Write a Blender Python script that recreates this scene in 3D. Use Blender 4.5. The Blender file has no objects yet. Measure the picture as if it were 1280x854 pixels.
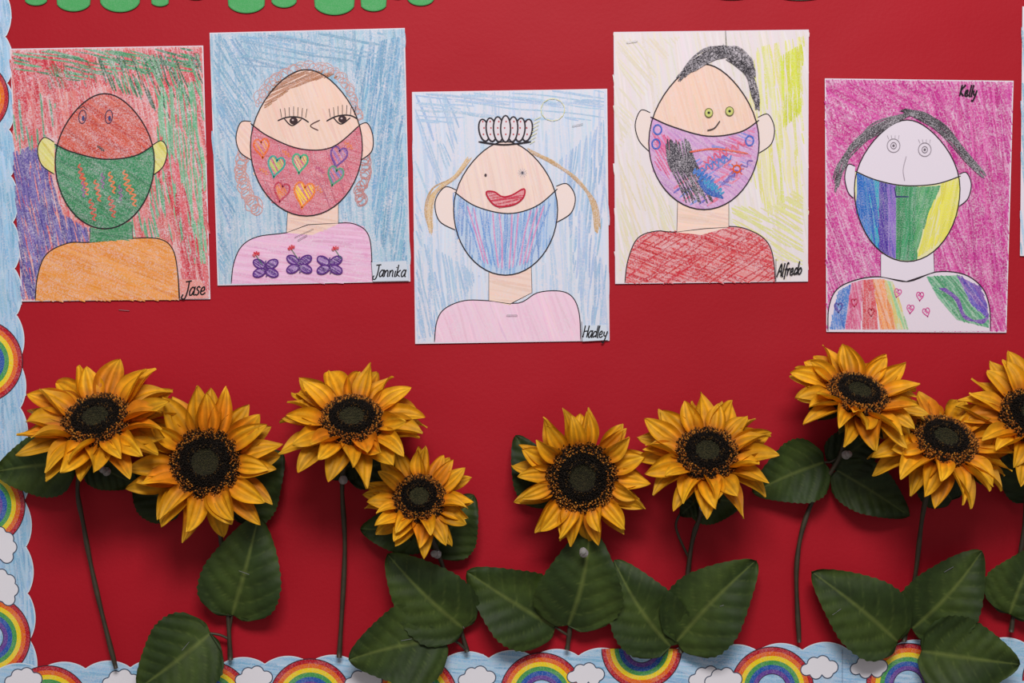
import bpy, math, random
from mathutils import Vector, Matrix, Quaternion, noise
random.seed(7)
R = random.random
def U(a,b): return a+(b-a)*random.random()
S=0.00089; D=1.6; Z0=1.45
sc=bpy.context.scene
sc.view_settings.view_transform='Standard'
sc.view_settings.look='None'
def lin(c):
    c=c/255.0
    return c/12.92 if c<=0.04045 else ((c+0.055)/1.055)**2.4
def L3(c): return (lin(c[0]),lin(c[1]),lin(c[2]))
def P(px,py,d=0.0):
    k=(D-d)/D
    return Vector(((px-640)*S*k, -d, Z0+(427-py)*S*k))
def link(o): sc.collection.objects.link(o); return o
def mesh_obj(name,verts,faces,mat=None,cols=None,smooth=False,parent=None,loc=None,uvs=None):
    me=bpy.data.meshes.new(name)
    if loc is not None: verts=[(v[0]-loc[0],v[1]-loc[1],v[2]-loc[2]) for v in verts]
    me.from_pydata([tuple(v) for v in verts],[],faces)
    if cols is not None:
        a=me.color_attributes.new("Col",'FLOAT_COLOR','POINT')
        flat=[]
        for c in cols: flat.extend(c if len(c)==4 else (c[0],c[1],c[2],1.0))
        a.data.foreach_set("color",flat)
    if smooth: me.polygons.foreach_set("use_smooth",[True]*len(me.polygons))
    if mat: me.materials.append(mat)
    o=bpy.data.objects.new(name,me); link(o)
    if parent is not None:
        o.parent=parent
    elif loc is not None: o.location=loc
    return o
def empty(name,loc=(0,0,0)):
    e=bpy.data.objects.new(name,None); e.empty_display_size=0.02; e.location=loc; return link(e)

# ---------------- materials
def newmat(name):
    m=bpy.data.materials.new(name); m.use_nodes=True
    nt=m.node_tree; b=nt.nodes['Principled BSDF']; return m,nt,b
def N(nt,t,**kw):
    n=nt.nodes.new(t)
    for k,v in kw.items():
        if k in n.inputs.keys(): n.inputs[k].default_value=v
        else: setattr(n,k,v)
    return n
def simple(name,col,rough=0.6,metal=0.0,var=0.15,scale=40,bump=0.0):
    m,nt,b=newmat(name)
    tc=N(nt,'ShaderNodeTexCoord'); no=N(nt,'ShaderNodeTexNoise'); no.inputs['Scale'].default_value=scale
    nt.links.new(tc.outputs['Object'],no.inputs['Vector'])
    r=N(nt,'ShaderNodeValToRGB'); l=L3(col)
    r.color_ramp.elements[0].color=(l[0]*(1-var),l[1]*(1-var),l[2]*(1-var),1); r.color_ramp.elements[0].position=0.3
    r.color_ramp.elements[1].color=(min(1,l[0]*(1+var)),min(1,l[1]*(1+var)),min(1,l[2]*(1+var)),1); r.color_ramp.elements[1].position=0.7
    nt.links.new(no.outputs['Fac'],r.inputs['Fac']); nt.links.new(r.outputs['Color'],b.inputs['Base Color'])
    b.inputs['Roughness'].default_value=rough; b.inputs['Metallic'].default_value=metal
    if bump:
        bp=N(nt,'ShaderNodeBump'); bp.inputs['Strength'].default_value=bump; bp.inputs['Distance'].default_value=0.002
        nt.links.new(no.outputs['Fac'],bp.inputs['Height']); nt.links.new(bp.outputs['Normal'],b.inputs['Normal'])
    return m
# drawing material : vertex colour with wax grain (alpha = grain amount)
def crayon_mat():
    m,nt,b=newmat('crayon_on_paper')
    at=N(nt,'ShaderNodeVertexColor'); at.layer_name='Col'
    tc=N(nt,'ShaderNodeTexCoord'); no=N(nt,'ShaderNodeTexNoise'); no.inputs['Scale'].default_value=750; no.inputs['Detail'].default_value=3
    nt.links.new(tc.outputs['Object'],no.inputs['Vector'])
    n2=N(nt,'ShaderNodeTexNoise'); n2.inputs['Scale'].default_value=60; n2.inputs['Detail'].default_value=2
    nt.links.new(tc.outputs['Object'],n2.inputs['Vector'])
    ad=N(nt,'ShaderNodeMath',operation='MULTIPLY_ADD'); nt.links.new(n2.outputs['Fac'],ad.inputs[0]); ad.inputs[1].default_value=.35; ad.inputs[2].default_value=-.175
    ad2=N(nt,'ShaderNodeMath',operation='ADD'); nt.links.new(no.outputs['Fac'],ad2.inputs[0]); nt.links.new(ad.outputs[0],ad2.inputs[1])
    mr=N(nt,'ShaderNodeMapRange'); mr.inputs['From Min'].default_value=0.42; mr.inputs['From Max'].default_value=0.74; mr.inputs['To Max'].default_value=.88
    nt.links.new(ad2.outputs[0],mr.inputs['Value'])
    mu=N(nt,'ShaderNodeMath',operation='MULTIPLY'); nt.links.new(mr.outputs[0],mu.inputs[0]); nt.links.new(at.outputs['Alpha'],mu.inputs[1])
    hs=N(nt,'ShaderNodeHueSaturation'); hs.inputs['Saturation'].default_value=1.08; hs.inputs['Value'].default_value=.96
    nt.links.new(at.outputs['Color'],hs.inputs['Color'])
    mx=N(nt,'ShaderNodeMix',data_type='RGBA'); nt.links.new(mu.outputs[0],mx.inputs['Factor'])
    nt.links.new(hs.outputs['Color'],mx.inputs[6]); mx.inputs[7].default_value=(*L3((226,218,226)),1)
    nt.links.new(mx.outputs[2],b.inputs['Base Color']); b.inputs['Roughness'].default_value=0.7
    b.inputs['Specular IOR Level'].default_value=0.25
    return m
CR=crayon_mat()

# ---------------- 2D helpers
def cr(pts,n=6,closed=False):
    out=[]; k=len(pts)
    rng=range(k) if closed else range(k-1)
    for i in rng:
        if closed: p0,p1,p2,p3=pts[(i-1)%k],pts[i],pts[(i+1)%k],pts[(i+2)%k]
        else: p0,p1,p2,p3=pts[max(i-1,0)],pts[i],pts[i+1],pts[min(i+2,k-1)]
        for j in range(n):
            t=j/n
            out.append(tuple(0.5*((2*p1[q])+(-p0[q]+p2[q])*t+(2*p0[q]-5*p1[q]+4*p2[q]-p3[q])*t*t+(-p0[q]+3*p1[q]-3*p2[q]+p3[q])*t**3) for q in range(len(p1))))
    if not closed: out.append(tuple(pts[-1]))
    return out
def egg(cx,top,bot,hw,yw,n=48,pinch=0.12,sk=0):
    o=[]
    for i in range(n):
        a=2*math.pi*i/n; c,s=math.cos(a),math.sin(a)
        if s>=0: x=hw*c*(1-pinch*s*s); y=yw-(yw-top)*s
        else: x=hw*c*(1-0.02*s*s); y=yw-(bot-yw)*s
        o.append((cx+x+sk*(y-yw)/100,y))
    return o
def ell(cx,cy,rx,ry,n=20,rot=0):
    o=[]
    for i in range(n):
        a=2*math.pi*i/n; x,y=rx*math.cos(a),ry*math.sin(a)
        o.append((cx+x*math.cos(rot)-y*math.sin(rot),cy+x*math.sin(rot)+y*math.cos(rot)))
    return o
INK=(38,32,38)
class Sheet:
    def __init__(s,base=0.002,step=1.1e-5): s.v=[];s.f=[];s.c=[];s.d=base;s.step=step
    def nxt(s): s.d+=s.step
    def add(s,pts,faces,col,g=0.0,dd=0.0,inc=0.0):
        o=len(s.v); c=(*L3(col),g)
        for i,p in enumerate(pts): s.v.append(P(p[0],p[1],s.d+dd+(i//2)*inc)); s.c.append(c)
        for f in faces: s.f.append([o+i for i in f])
    def fill(s,poly,col,g=0.0):
        s.nxt(); s.add(poly,[list(range(len(poly)))],col,g)
    def rib(s,pts,w,col,g=0.0,dd=0.0,taper=True,closed=False,inc=0.0):
        n=len(pts)
        if n<2: return
        q=[];fs=[]
        for i,p in enumerate(pts):
            if closed: a=pts[(i-1)%n]; b=pts[(i+1)%n]
            else: a=pts[max(i-1,0)]; b=pts[min(i+1,n-1)]
            dx,dy=b[0]-a[0],b[1]-a[1]; l=math.hypot(dx,dy) or 1
            ww=w/2*(0.5 if taper and not closed and (i==0 or i==n-1) else 1)
            nx,ny=-dy/l*ww,dx/l*ww
            q+= [(p[0]+nx,p[1]+ny),(p[0]-nx,p[1]-ny)]
        for i in range(n-1): fs.append((2*i,2*i+1,2*i+3,2*i+2))
        if closed: fs.append((2*n-2,2*n-1,1,0))
        s.add(q,fs,col,g,dd,inc)
        if inc: s.d+=inc*n
    def line(s,pts,w=1.3,col=INK,closed=False,g=0.0,smooth=False):
        s.nxt()
        if smooth: pts=cr(pts,6,closed)
        s.rib(pts,w,col,g,closed=closed)
    def hatch(s,poly,cols,ang=90,sp=2.2,w=2.0,lmin=30,lmax=120,cover=0.9,jit=1.0,g=0.7,var=9,slope=0.07,wob=1.1,inset=0):
        s.nxt(); w=w*1.15; li=0
        a=math.radians(ang); ca,sa=math.cos(a),math.sin(a)
        rp=[(x*ca+y*sa,-x*sa+y*ca) for x,y in poly]
        ys=[p[1] for p in rp]; y=min(ys)+sp*0.5; ym=max(ys)
        while y<ym:
            li+=1; ri=0
            xs=[]
            for i in range(len(rp)):
                x1,y1=rp[i];x2,y2=rp[(i+1)%len(rp)]
                if (y1<=y)!=(y2<=y): xs.append(x1+(y-y1)*(x2-x1)/(y2-y1))
            xs.sort()
            for k in range(0,len(xs)-1,2):
                xa,xb=xs[k]+inset,xs[k+1]-inset
                x=xa
                while x<xb-1:
                    ln=U(lmin,lmax); xe=min(x+ln,xb); ri+=1
                    if xb-xe<6: xe=xb
                    if R()<cover and xe-x>1.5:
                        col=random.choice(cols); v=U(-var,var)
                        col=tuple(max(0,min(255,q+v+U(-3,3))) for q in col)
                        n=max(2,int((xe-x)/9)+1); ph=U(0,6.28); sl=U(-slope,slope)*min(1,40/(xe-x)); fr=U(.03,.08)
                        pts=[]
                        for i in range(n+1):
                            xx=x+(xe-x)*i/n; yy=y+wob*math.sin(ph+xx*fr)+sl*(xx-(x+xe)/2)
                            pts.append((xx*ca-yy*sa,xx*sa+yy*ca))
                        s.rib(pts,w*U(.7,1.3),col,g*U(.6,1.35),dd=((li%4)*2+ri%2)*s.step/9)
                    x=xe+U(-4,2) if xe<xb else xe+1
            y+=sp*U(.6,1.4)
    def zig(s,x0,y0,x1,y1,hw,n,w,col,g=0.4):
        dx,dy=x1-x0,y1-y0; l=math.hypot(dx,dy) or 1; nx,ny=-dy/l,dx/l
        pts=[]
        for i in range(n+1):
            t=i/n; sg=1 if i%2 else -1; h=hw*U(.6,1.05)*(0.45+0.55*math.sin(math.pi*min(1,max(0,t))))
            pts.append((x0+dx*t+nx*h*sg,y0+dy*t+ny*h*sg))
        s.nxt(); s.rib(cr(pts,4),w,col,g,inc=3e-7)
    def heart(s,cx,cy,r,col,rot=0,w=1.6,fill=None):
        p=[]
        for i in range(24):
            t=2*math.pi*i/24; x=r*.8*math.sin(t)**3; y=-r*(13*math.cos(t)-5*math.cos(2*t)-2*math.cos(3*t)-math.cos(4*t))/14
            p.append((cx+x*math.cos(rot)-y*math.sin(rot),cy+x*math.sin(rot)+y*math.cos(rot)))
        if fill: s.hatch(p,[fill],60,2.2,1.6,g=.5,cover=.8)
        s.line(p,w,col,closed=True,g=.3)
    def text(s,txt,x,y,width,cap,w=1.5,slope=0.0,slant=0.22):
        wd={'i':.22,'l':.24,'J':.6,'H':.62,'A':.58,'K':.6,'r':.38,'f':.38,'s':.42}
        tot=sum(wd.get(c,.5) for c in txt); k=width/tot; cx=0
        for c in txt:
            for st in GLY[c]:
                pts=[]
                for (a,b) in (cr(st,4) if len(st)>2 else st):
                    X=cx*k+a*k+b*cap*slant; pts.append((x+X,y-b*cap-slope*X))
                s.d+=2e-6; s.rib(pts,w,(20,18,22),0,taper=False,inc=1e-7)
            cx+=wd.get(c,.5)
    def obj(s,name): return mesh_obj(name,s.v,s.f,CR,s.c)
GLY={'J':[[(.1,.95),(.6,1.)],[(.4,1),(.42,.3),(.3,-.2),(.02,-.15),(.1,.1)]],
'a':[[(.36,.46),(.2,.56),(.02,.3),(.08,.02),(.24,.04),(.36,.3)],[(.40,.60),(.385,.3),(.40,.04),(.52,.0)]],
's':[[(.35,.48),(.2,.58),(.08,.42),(.3,.22),(.2,.0),(.0,.06)]],
'e':[[(.02,.22),(.3,.3),(.24,.54),(.06,.4),(.05,.1),(.25,.0),(.44,.14)]],
'n':[[(.02,.54),(.05,0)],[(.05,.3),(.2,.54),(.33,.42),(.36,.05),(.46,.02)]],
'i':[[(.08,.5),(.1,.03),(.2,.03)],[(.1,.74),(.14,.8)]],
'k':[[(.05,1),(.05,0)],[(.36,.56),(.07,.24),(.4,0)]],
'H':[[(.05,1),(.05,0)],[(.5,1),(.48,0)],[(.0,.5),(.55,.55)]],
'd':[[(.35,.42),(.18,.52),(.02,.24),(.12,.02),(.35,.18)],[(.42,1),(.4,0)]],
'l':[[(.1,1),(.08,.05),(.2,.02)]],
'y':[[(.02,.5),(.08,.15),(.28,.14)],[(.38,.52),(.3,0),(.15,-.45),(-.04,-.35)]],
'A':[[(.0,0),(.28,1),(.5,0)],[(.08,.4),(.45,.42)]],
'f':[[(.4,.88),(.28,1.),(.18,.8),(.16,-.25)],[(.0,.5),(.35,.52)]],
'r':[[(.05,.54),(.07,0)],[(.07,.3),(.2,.54),(.32,.46)]],
'o':[[(.2,.52),(.03,.28),(.12,.02),(.32,.05),(.4,.3),(.2,.52)]],
'K':[[(.08,1),(.05,0)],[(.5,1),(.07,.45),(.5,0)]]}
PAPER=(226,219,229)
def poly_y_cut(egg_pts,maskline):
    lx,rx=maskline[0],maskline[-1]
    low=[p for p in egg_pts if p[1]>(lx[1]+(rx[1]-lx[1])*(p[0]-lx[0])/(rx[0]-lx[0]))+1]
    mx,my=(lx[0]+rx[0])/2,min(lx[1],rx[1])-15
    low.sort(key=lambda p: math.atan2(p[1]-my,p[0]-mx))
    return maskline+low
def inset(c,k):
    mx=sum(p[0] for p in c)/4; my=sum(p[1] for p in c)/4
    return [(p[0]+(k if p[0]<mx else -k),p[1]+(k if p[1]<my else -k)) for p in c]
def start(c):
    s=Sheet(); s.d=0.0012; s.fill(c,PAPER); s.d=0.0020; s.fill(c,PAPER)
    o=len(s.v)-8
    for i in range(4): s.f.append([o+i,o+(i+1)%4,o+4+(i+1)%4,o+4+i])
    return s
def mixc(a,b,t): return tuple(a[i]+(b[i]-a[i])*t for i in range(3))
def mean(cols): return tuple(sum(c[i] for c in cols)/len(cols) for i in range(3))
def part(s,poly,base,cols,ang,sp=2.0,w=2.0,**k):
    s.fill(poly,mixc(base,mean(cols),.5),0.5); s.hatch(poly,cols,ang,sp,w,**k)

# ================= DRAWING 1 (Jase)
c=[(12,61),(254,57),(263,374),(27,377)]; s=start(c); ci=inset(c,1.2)
RD=[(206,84,92),(214,104,108),(200,76,86)]; GN=[(80,150,108),(98,160,122),(62,126,90)]
s.fill(ci,(222,170,168),.8)
s.hatch(ci,[(220,134,132),(212,108,112)],80,2.3,2.6,40,140,cover=.9,g=.8)
s.hatch([(16,64),(250,61),(252,118),(150,105),(60,118),(20,150)],RD,75,2.4,2.4,15,50,cover=.75)
s.hatch([(16,64),(240,61),(250,90),(140,92),(90,104),(18,84)],GN,12,2.4,2.2,15,60,cover=.6)
s.hatch([(120,70),(250,66),(254,120),(210,150),(170,120),(130,112)],[(66,116,84),(60,96,72),(96,156,116)],70,3.2,2.1,20,46,cover=.68)
s.hatch([(60,80),(120,76),(120,108),(60,112)],[(190,90,84),(130,100,80)],68,3,2.1,14,40,cover=.7)
s.hatch([(200,110),(250,100),(256,200),(258,330),(235,330),(205,230),(196,170)],[(104,168,128),(124,180,142)],85,2.8,2.4,30,90,cover=.78,g=.8)
s.hatch([(190,180),(225,200),(258,370),(240,372),(222,310),(195,290)],RD,80,2.7,2.4,30,90,cover=.7)
s.hatch([(150,300),(190,210),(235,300),(200,304)],[(96,164,124),(214,124,120)],80,2.8,2.2,30,60,cover=.8)
s.hatch([(17,190),(44,180),(62,215),(80,270),(112,286),(112,302),(60,312),(44,374),(28,374)],[(102,92,154),(116,104,170),(92,84,148)],78,1.8,2.3,20,80,cover=.95,g=.6)
s.hatch([(18,130),(40,110),(70,130),(62,175),(45,185),(20,195)],[(210,100,104),(98,156,124)],85,3,2.2,20,60,cover=.7)
sh=cr([(44,376),(47,345),(58,318),(85,304),(112,303),(166,298),(200,299),(216,312),(222,340),(224,375)],5)
part(s,sh,(240,180,120),[(234,158,92),(230,150,84),(238,164,100)],20,1.8,2.1,g=.55,lmin=20,lmax=70,var=5); s.line(sh,1.4)
nk=[(113,280),(112,303),(166,299),(165,278)]
part(s,nk,(100,160,124),[(66,136,92)],10,2.0,2.0,g=.4); s.line(nk[:2],1.3); s.line(nk[2:],1.3); 
for e in (cr([(68,178),(55,172),(47,186),(52,206),(68,218)],6),cr([(190,182),(202,176),(209,188),(204,208),(190,220)],6)):
    part(s,e,(226,222,150),[(216,208,120),(226,220,140)],50,2.2,2,g=.4); s.line(e,1.3)
h=egg(131,117,286,62,202,pinch=.2)
part(s,h,(214,128,116),[(208,100,86),(212,112,98),(196,88,80)],35,1.9,2.2,g=.65,lmin=15,lmax=60,var=12)
ml=cr([(68,180),(90,190),(130,199),(168,195),(191,182)],5)
mk=poly_y_cut(h,ml)
part(s,mk,(90,156,118),[(64,136,92),(74,146,102),(58,126,86)],30,1.8,2.2,g=.5,lmin=20,lmax=60)
for (x,y,a) in [(106,230,10),(122,238,-10),(140,228,5),(158,226,-8),(116,262,10),(140,258,0),(166,244,10),(102,218,10)]:
    s.zig(x-3,y-13,x+3,y+14,4,8,2,random.choice([(220,116,84),(228,136,94),(204,100,84)]))
for (x,y) in [(104,236),(150,240),(128,225)]: s.zig(x,y-9,x+1,y+11,2.5,6,1.6,(150,100,150))
s.line(h,1.6,closed=True); s.line(ml,1.5)
for x in (103,136):
    s.line(ell(x,146,4.5,8.5,16,.1),1.1,(60,56,84),closed=True); s.fill(ell(x+1,148,1.8,3.4,10),(70,76,120)) 
s.line([(98,136),(104,133),(109,137)],1.1,(70,50,60)); s.zig(122,182,130,189,2,7,1.3,(70,60,60))
s.fill([(224,349),(252,350),(261,373),(225,374)],(226,150,140),.8); s.line([(223,345),(225,374)],1.2)
s.text('Jase',227,370,30,18,1.9,slope=.06)
s.obj('masked_portrait_drawing')

# ================= DRAWING 2 (Jannika)
c=[(262,41),(506,35),(513,352),(272,357)]; s=start(c); ci=inset(c,1.2)
s.fill(ci,(184,204,220),.8)
s.hatch(ci,[(164,194,214),(150,184,208),(174,200,218)],86,2.2,2.5,40,160,cover=.9,g=.85)
s.hatch([(268,50),(330,44),(300,200),(285,340),(274,350)],[(138,176,204)],60,3.3,2.2,20,80,cover=.7)
s.hatch([(440,60),(500,45),(508,345),(470,300),(462,200)],[(124,168,200),(136,178,206)],97,2.6,2.4,40,120,cover=.8)
s.hatch([(300,45),(480,40),(470,75),(300,90)],[(140,178,204)],10,3.5,2.3,40,120,cover=.5)
sh=cr([(289,355),(292,330),(302,308),(322,296),(358,291),(423,279),(450,283),(462,298),(465,330),(466,352)],5)
part(s,sh,(238,200,226),[(232,184,214),(236,192,220),(228,174,206)],8,2.0,2.2,g=.6,lmin=30,lmax=90,var=5); s.line(sh,1.3)
nk=[(360,255),(358,291),(390,294),(423,280),(423,248)]
part(s,nk,(244,214,200),[(238,204,188)],12,2.5,2.2,g=.5); s.line([nk[0],nk[1]]); s.line([nk[3],nk[4]]); s.line([(358,291),(385,281),(423,279)],1.1)
def curls(s,path,r,turns,w,col):
    p=cr(path,20); n=len(p); out=[]
    m=int(turns*10); rr=r; ox=oy=0
    for i in range(m):
        t=i/m*(n-1); k=int(t); a=i/10*2*math.pi; q=p[k]
        rr=rr*.8+.2*r*U(.4,1.5); ox=ox*.85+U(-1,1); oy=oy*.85+U(-1,1)
        out.append((q[0]+ox+rr*math.cos(a),q[1]+oy+rr*1.15*math.sin(a)))
    s.nxt(); s.rib(cr(out,2),w,col,.5,inc=1e-7)
curls(s,[(320,128),(345,99),(383,84),(418,91),(438,116),(450,148)],4.5,24,.9,(200,148,140))
curls(s,[(322,124),(345,98),(383,83),(420,90),(440,118),(450,150)],5,18,.8,(206,158,150))
for k in range(2):
    curls(s,[(305,190),(300,215),(308,240),(322,264)],6+k*2,11,1.1,(206,150,142))
    curls(s,[(456,190),(458,215),(450,238),(452,252)],5+k*2,9,1.1,(190,128,124))
for e in (cr([(314,152),(301,153),(295,172),(300,190),(314,200)],6),cr([(448,157),(459,154),(466,170),(464,190),(446,203)],6)):
    part(s,e,(244,214,200),[(240,206,190)],50,2.4,2,g=.5); s.line(e,1.3)
h=egg(383,87,270,70,183,pinch=.2)
part(s,h,(242,214,200),[(240,208,192),(238,204,188)],70,2.4,2.2,g=.4,var=4)
hr=cr([(330,136),(338,112),(358,95),(383,87),(422,94),(398,100),(370,108),(348,122)],4,True)
s.hatch(hr,[(168,118,90),(180,130,100)],-25,1.4,1.8,g=.5)
ml=cr([(313,154),(335,170),(375,186),(415,184),(450,156)],6); mk=poly_y_cut(h,ml)
part(s,mk,(220,144,154),[(212,120,134),(216,128,140),(206,112,126)],15,1.8,2.2,g=.6,lmin=20,lmax=70)
s.hatch(mk,[(194,104,122)],70,5,1.6,15,50,cover=.5)
H=[(327,184,12,(232,110,60),(240,160,90),-.1),(345,207,13,(60,160,150),(190,200,110),.2),(375,203,12,(70,170,130),(220,200,120),.1),
(423,195,13,(110,60,140),(150,100,170),.25),(419,219,12,(90,150,120),(130,120,180),.3),(352,239,12,(190,70,90),(230,130,70),.2),(380,242,16,(236,120,40),(246,200,80),.15)]
for x,y,r,a,b,t in H: s.heart(x,y,r,a,t,2.4,b)
for (x,y) in ((358,192),(400,212),(436,182),(330,214),(398,236)): s.zig(x-5,y-4,x+5,y+4,3,6,1.5,random.choice([(190,80,120),(226,130,90)]))
s.line(h,1.4,closed=True); s.line(ml,1.4)
for x,y,r_ in ((367,151,0),(428,149,-.12)):
    up=[(x-20,y),(x-10,y-4),(x+1,y-5),(x+11,y-3),(x+19,y+2)]
    up=[(a,b+(a-x)*r_) for a,b in up]
    s.line(up,1.6,smooth=True); s.line([(x-12,y-3),(x-2,y+6),(x+10,y-2)],1.4,smooth=True)
    s.fill(ell(x,y,5.2,4.6,14),(60,42,46)); s.fill(ell(x-1,y-1,1.4,1.2,8),(200,180,180))
    for k in range(7):
        xx=x-15+k*5; s.line([(xx,y-4+(xx-x)*r_),(xx+(k-3)*.6,y-18+abs(k-3)+(xx-x)*r_)],1.4)
s.line([(400,150),(388,157),(398,163)],1.2,(90,60,60),smooth=True)
PU=[(92,52,126),(104,62,140),(84,44,118)]
for x,y in ((332,336),(374,331),(412,332)):
    wing=[(-8,-6,8,5,.5),(8,-6,8,5,-.5),(-8,5,8,5,-.4),(8,5,8,5,.4)]
    for (dx,dy,rx,ry,rt) in wing:
        e=ell(x+dx,y+dy,rx,ry,16,rt); s.fill(e,(164,128,184),.6)
        s.hatch(e,PU,30,2.2,1.8,g=.4,cover=.8); s.line(e,1.8,PU[0],closed=True)
    s.zig(x,y-10,x+1,y+10,2,7,1.7,PU[2])
for x,y in ((320,319),(364,311),(419,312)):
    s.line([(x,y),(x+8,y+12)],1.5,(70,130,90)); s.zig(x-4,y,x+4,y-3,3,6,1.6,(206,70,80))
s.line([(368,297),(392,286)],1,(90,80,90))
s.fill([(464,328),(508,326),(511,351),(466,352)],(206,214,226),.3); s.line([(464,326),(466,352)],1.2)
s.text('Jannika',466,346,41,15,1.6,slope=.0)
s.obj('masked_portrait_drawing')

# ================= DRAWING 3 (Hadley)
c=[(515,115),(759,111),(762,426),(519,430)]; s=start(c); ci=inset(c,1.2)
s.fill(ci,(216,220,232),.6)
s.hatch(ci,[(202,216,234),(190,208,230),(210,220,236)],88,2.8,2.4,40,160,cover=.75,g=.9,var=5)
s.hatch([(518,118),(600,116),(560,210),(530,260),(522,420)],[(164,190,220),(178,202,226)],70,3.3,2.2,30,90,cover=.6,var=5)
s.hatch([(700,200),(756,150),(758,420),(728,400),(716,330)],[(162,190,220),(178,200,228)],95,3,2.3,30,110,cover=.7,var=5)
s.hatch([(520,118),(755,114),(755,150),(520,155)],[(172,198,224)],6,3,2,40,120,cover=.6,var=5)
s.hatch([(522,300),(560,320),(600,345),(545,420),(524,424)],[(170,196,224)],80,3,2.2,30,90,cover=.7,var=5)
sh=cr([(543,428),(546,402),(556,386),(580,376),(610,376),(648,379),(672,366),(700,364),(716,372),(724,392),(726,426)],5)
part(s,sh,(242,210,226),[(238,200,220),(242,206,224)],70,2.6,2.2,g=.6,var=5); s.line(sh,1.3)
nk=[(611,335),(611,376),(638,380),(665,366),(664,330)]
part(s,nk,(244,220,208),[(238,208,194)],8,2.5,2.2,g=.5); s.line(nk[:2]); s.line(nk[3:]); s.line(nk[1:4],1.1)
for k in range(9):
    s.line([(586+U(-4,4),198+U(-3,3)),(568+U(-3,3),222),(540+k,238+U(-4,4)),(531+k*1.2,262),(536+k*.6,292+U(-8,4))],1.5,random.choice([(206,174,134),(218,188,144),(190,156,118)]),g=.7,smooth=True)
    s.line([(662+U(-4,4),188+U(-3,3)),(690,202+U(-3,3)),(718+U(-3,3),222),(738+k*.8,252),(744+k*.8,290+U(-8,4))],1.5,random.choice([(206,174,130),(222,192,140),(190,156,118)]),g=.7,smooth=True)
for e in (cr([(571,238),(556,234),(544,252),(549,276),(570,288)],6),cr([(695,233),(709,230),(719,246),(714,266),(696,278)],6)):
    s.fill(e,(238,220,214),.3); s.line(e,1.3)
h=egg(632,177,344,65,262,pinch=.22)
part(s,h,(240,220,210),[(240,214,202),(238,210,198)],78,2.8,2.2,g=.5,var=4)
ml=cr([(568,240),(595,258),(635,267),(670,258),(697,236)],6); mk=poly_y_cut(h,ml)
s.fill(mk,(186,206,230),.5)
s.hatch(mk,[(140,176,218),(154,186,224),(130,164,210)],92,3.0,2.2,20,70,cover=.8,g=.6)
for i in range(15):
    x=576+i*8; y0=247+16*math.sin(math.pi*(i+1)/16); xe=632+(x-632)*.55; ye=338-abs(xe-632)*.35
    s.line([(x,y0+4),((x+xe)/2+U(-2,2),(y0+ye)/2),(xe,ye)],2,random.choice([(212,150,194),(206,140,190),(120,160,216)]),g=.7,smooth=True)
s.line(h,1.4,closed=True); s.line(ml,1.4)
for i in (0,6,1,5,2,4,3):
    t=(i-3); x=632+t*9; y=161+abs(t)*.6
    e=ell(x,y,6.2,16.5-abs(t)*.9,20,t*.06)
    s.fill(e,(222,216,222),.3)
    for k in range(3): s.fill(ell(x+U(-1.5,1.5),152+k*8,1.1,1.3,8),(190,104,108))
    s.line(e,2.0,closed=True,col=(50,44,50))
s.line([(598,177),(630,181),(664,177)],2,smooth=True)
s.fill(ell(607,219,1.6,2.0,10),(80,66,72))
for k in range(6):
    a=k*math.pi/6; s.line([(653-6*math.cos(a),216-6*math.sin(a)),(653+6*math.cos(a),216+6*math.sin(a))],.6,(170,186,206))
s.fill(ell(653,216,1.4,1.8,10),(96,90,100))
lp=cr([(608,240),(618,240),(628,246),(640,244),(655,236),(654,247),(642,256),(622,258),(612,250)],4,True)
s.fill(lp,(222,150,154),.5); s.hatch(lp,[(204,84,96),(198,76,88)],-10,2.2,1.8,g=.4,cover=.8); s.line(lp,2,(186,60,76),closed=True)
for k in range(12):
    a=k*.55; s.line([(691+15*math.cos(a),137+14*math.sin(a)),(691+15*math.cos(a+.5),137+14*math.sin(a+.5))],1.4,(226,222,150),g=.5)
for a in range(7): s.line([(676-a*1.2,146+a*5),(668-a,150+a*5)],1.2,(226,222,150),g=.4)
s.fill([(727,407),(758,406),(760,425),(728,427)],(210,220,232),.2); s.line([(727,402),(728,427)],1.2)
s.text('Hadley',728,422,31,15,1.6)
s.obj('masked_portrait_drawing')

# ================= DRAWING 4 (Alfredo)
c=[(767,40),(1011,37),(1010,352),(769,355)]; s=start(c); ci=inset(c,1.2)
s.fill(ci,(228,220,222),.3)
s.hatch(ci,[(230,220,218),(226,218,206),(232,222,224)],80,2.8,2.5,40,140,cover=.75,g=.8,var=4)
s.hatch([(945,60),(1004,45),(1004,260),(960,270),(925,200)],[(224,220,150),(220,218,136),(230,226,176)],84,2.8,2.4,30,110,cover=.78,g=.7,var=5)
s.hatch([(975,70),(1002,55),(1002,140),(980,160)],[(214,218,96),(206,214,90)],88,1.9,2.3,20,70,cover=.88,g=.5)
s.hatch([(775,200),(800,200),(840,262),(844,290),(800,298),(776,340)],[(224,216,188)],70,3.2,2,20,70,cover=.6,g=.6,var=4)
s.hatch([(772,50),(850,46),(800,130),(775,190)],[(226,218,198)],50,4,2,30,90,cover=.6,g=.6,var=4)
s.hatch([(915,255),(960,262),(1004,230),(1004,330),(970,325),(960,300),(915,280)],[(220,218,154)],30,3.0,2.2,30,90,cover=.65,g=.6,var=4)
sh=cr([(781,354),(785,325),(797,298),(820,289),(846,290),(911,283),(942,290),(960,304),(967,325),(969,352)],5)
s.fill(sh,(222,148,148),.6)
s.hatch(sh,[(208,84,88),(214,96,98),(200,74,80)],20,2.6,2.0,20,80,cover=.82,g=.65)
s.hatch(sh,[(198,72,78)],-35,5,1.7,20,60,cover=.7,g=.5)
s.line(sh,1.3)
nk=[(847,252),(846,290),(876,294),(911,284),(911,246)]
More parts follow.
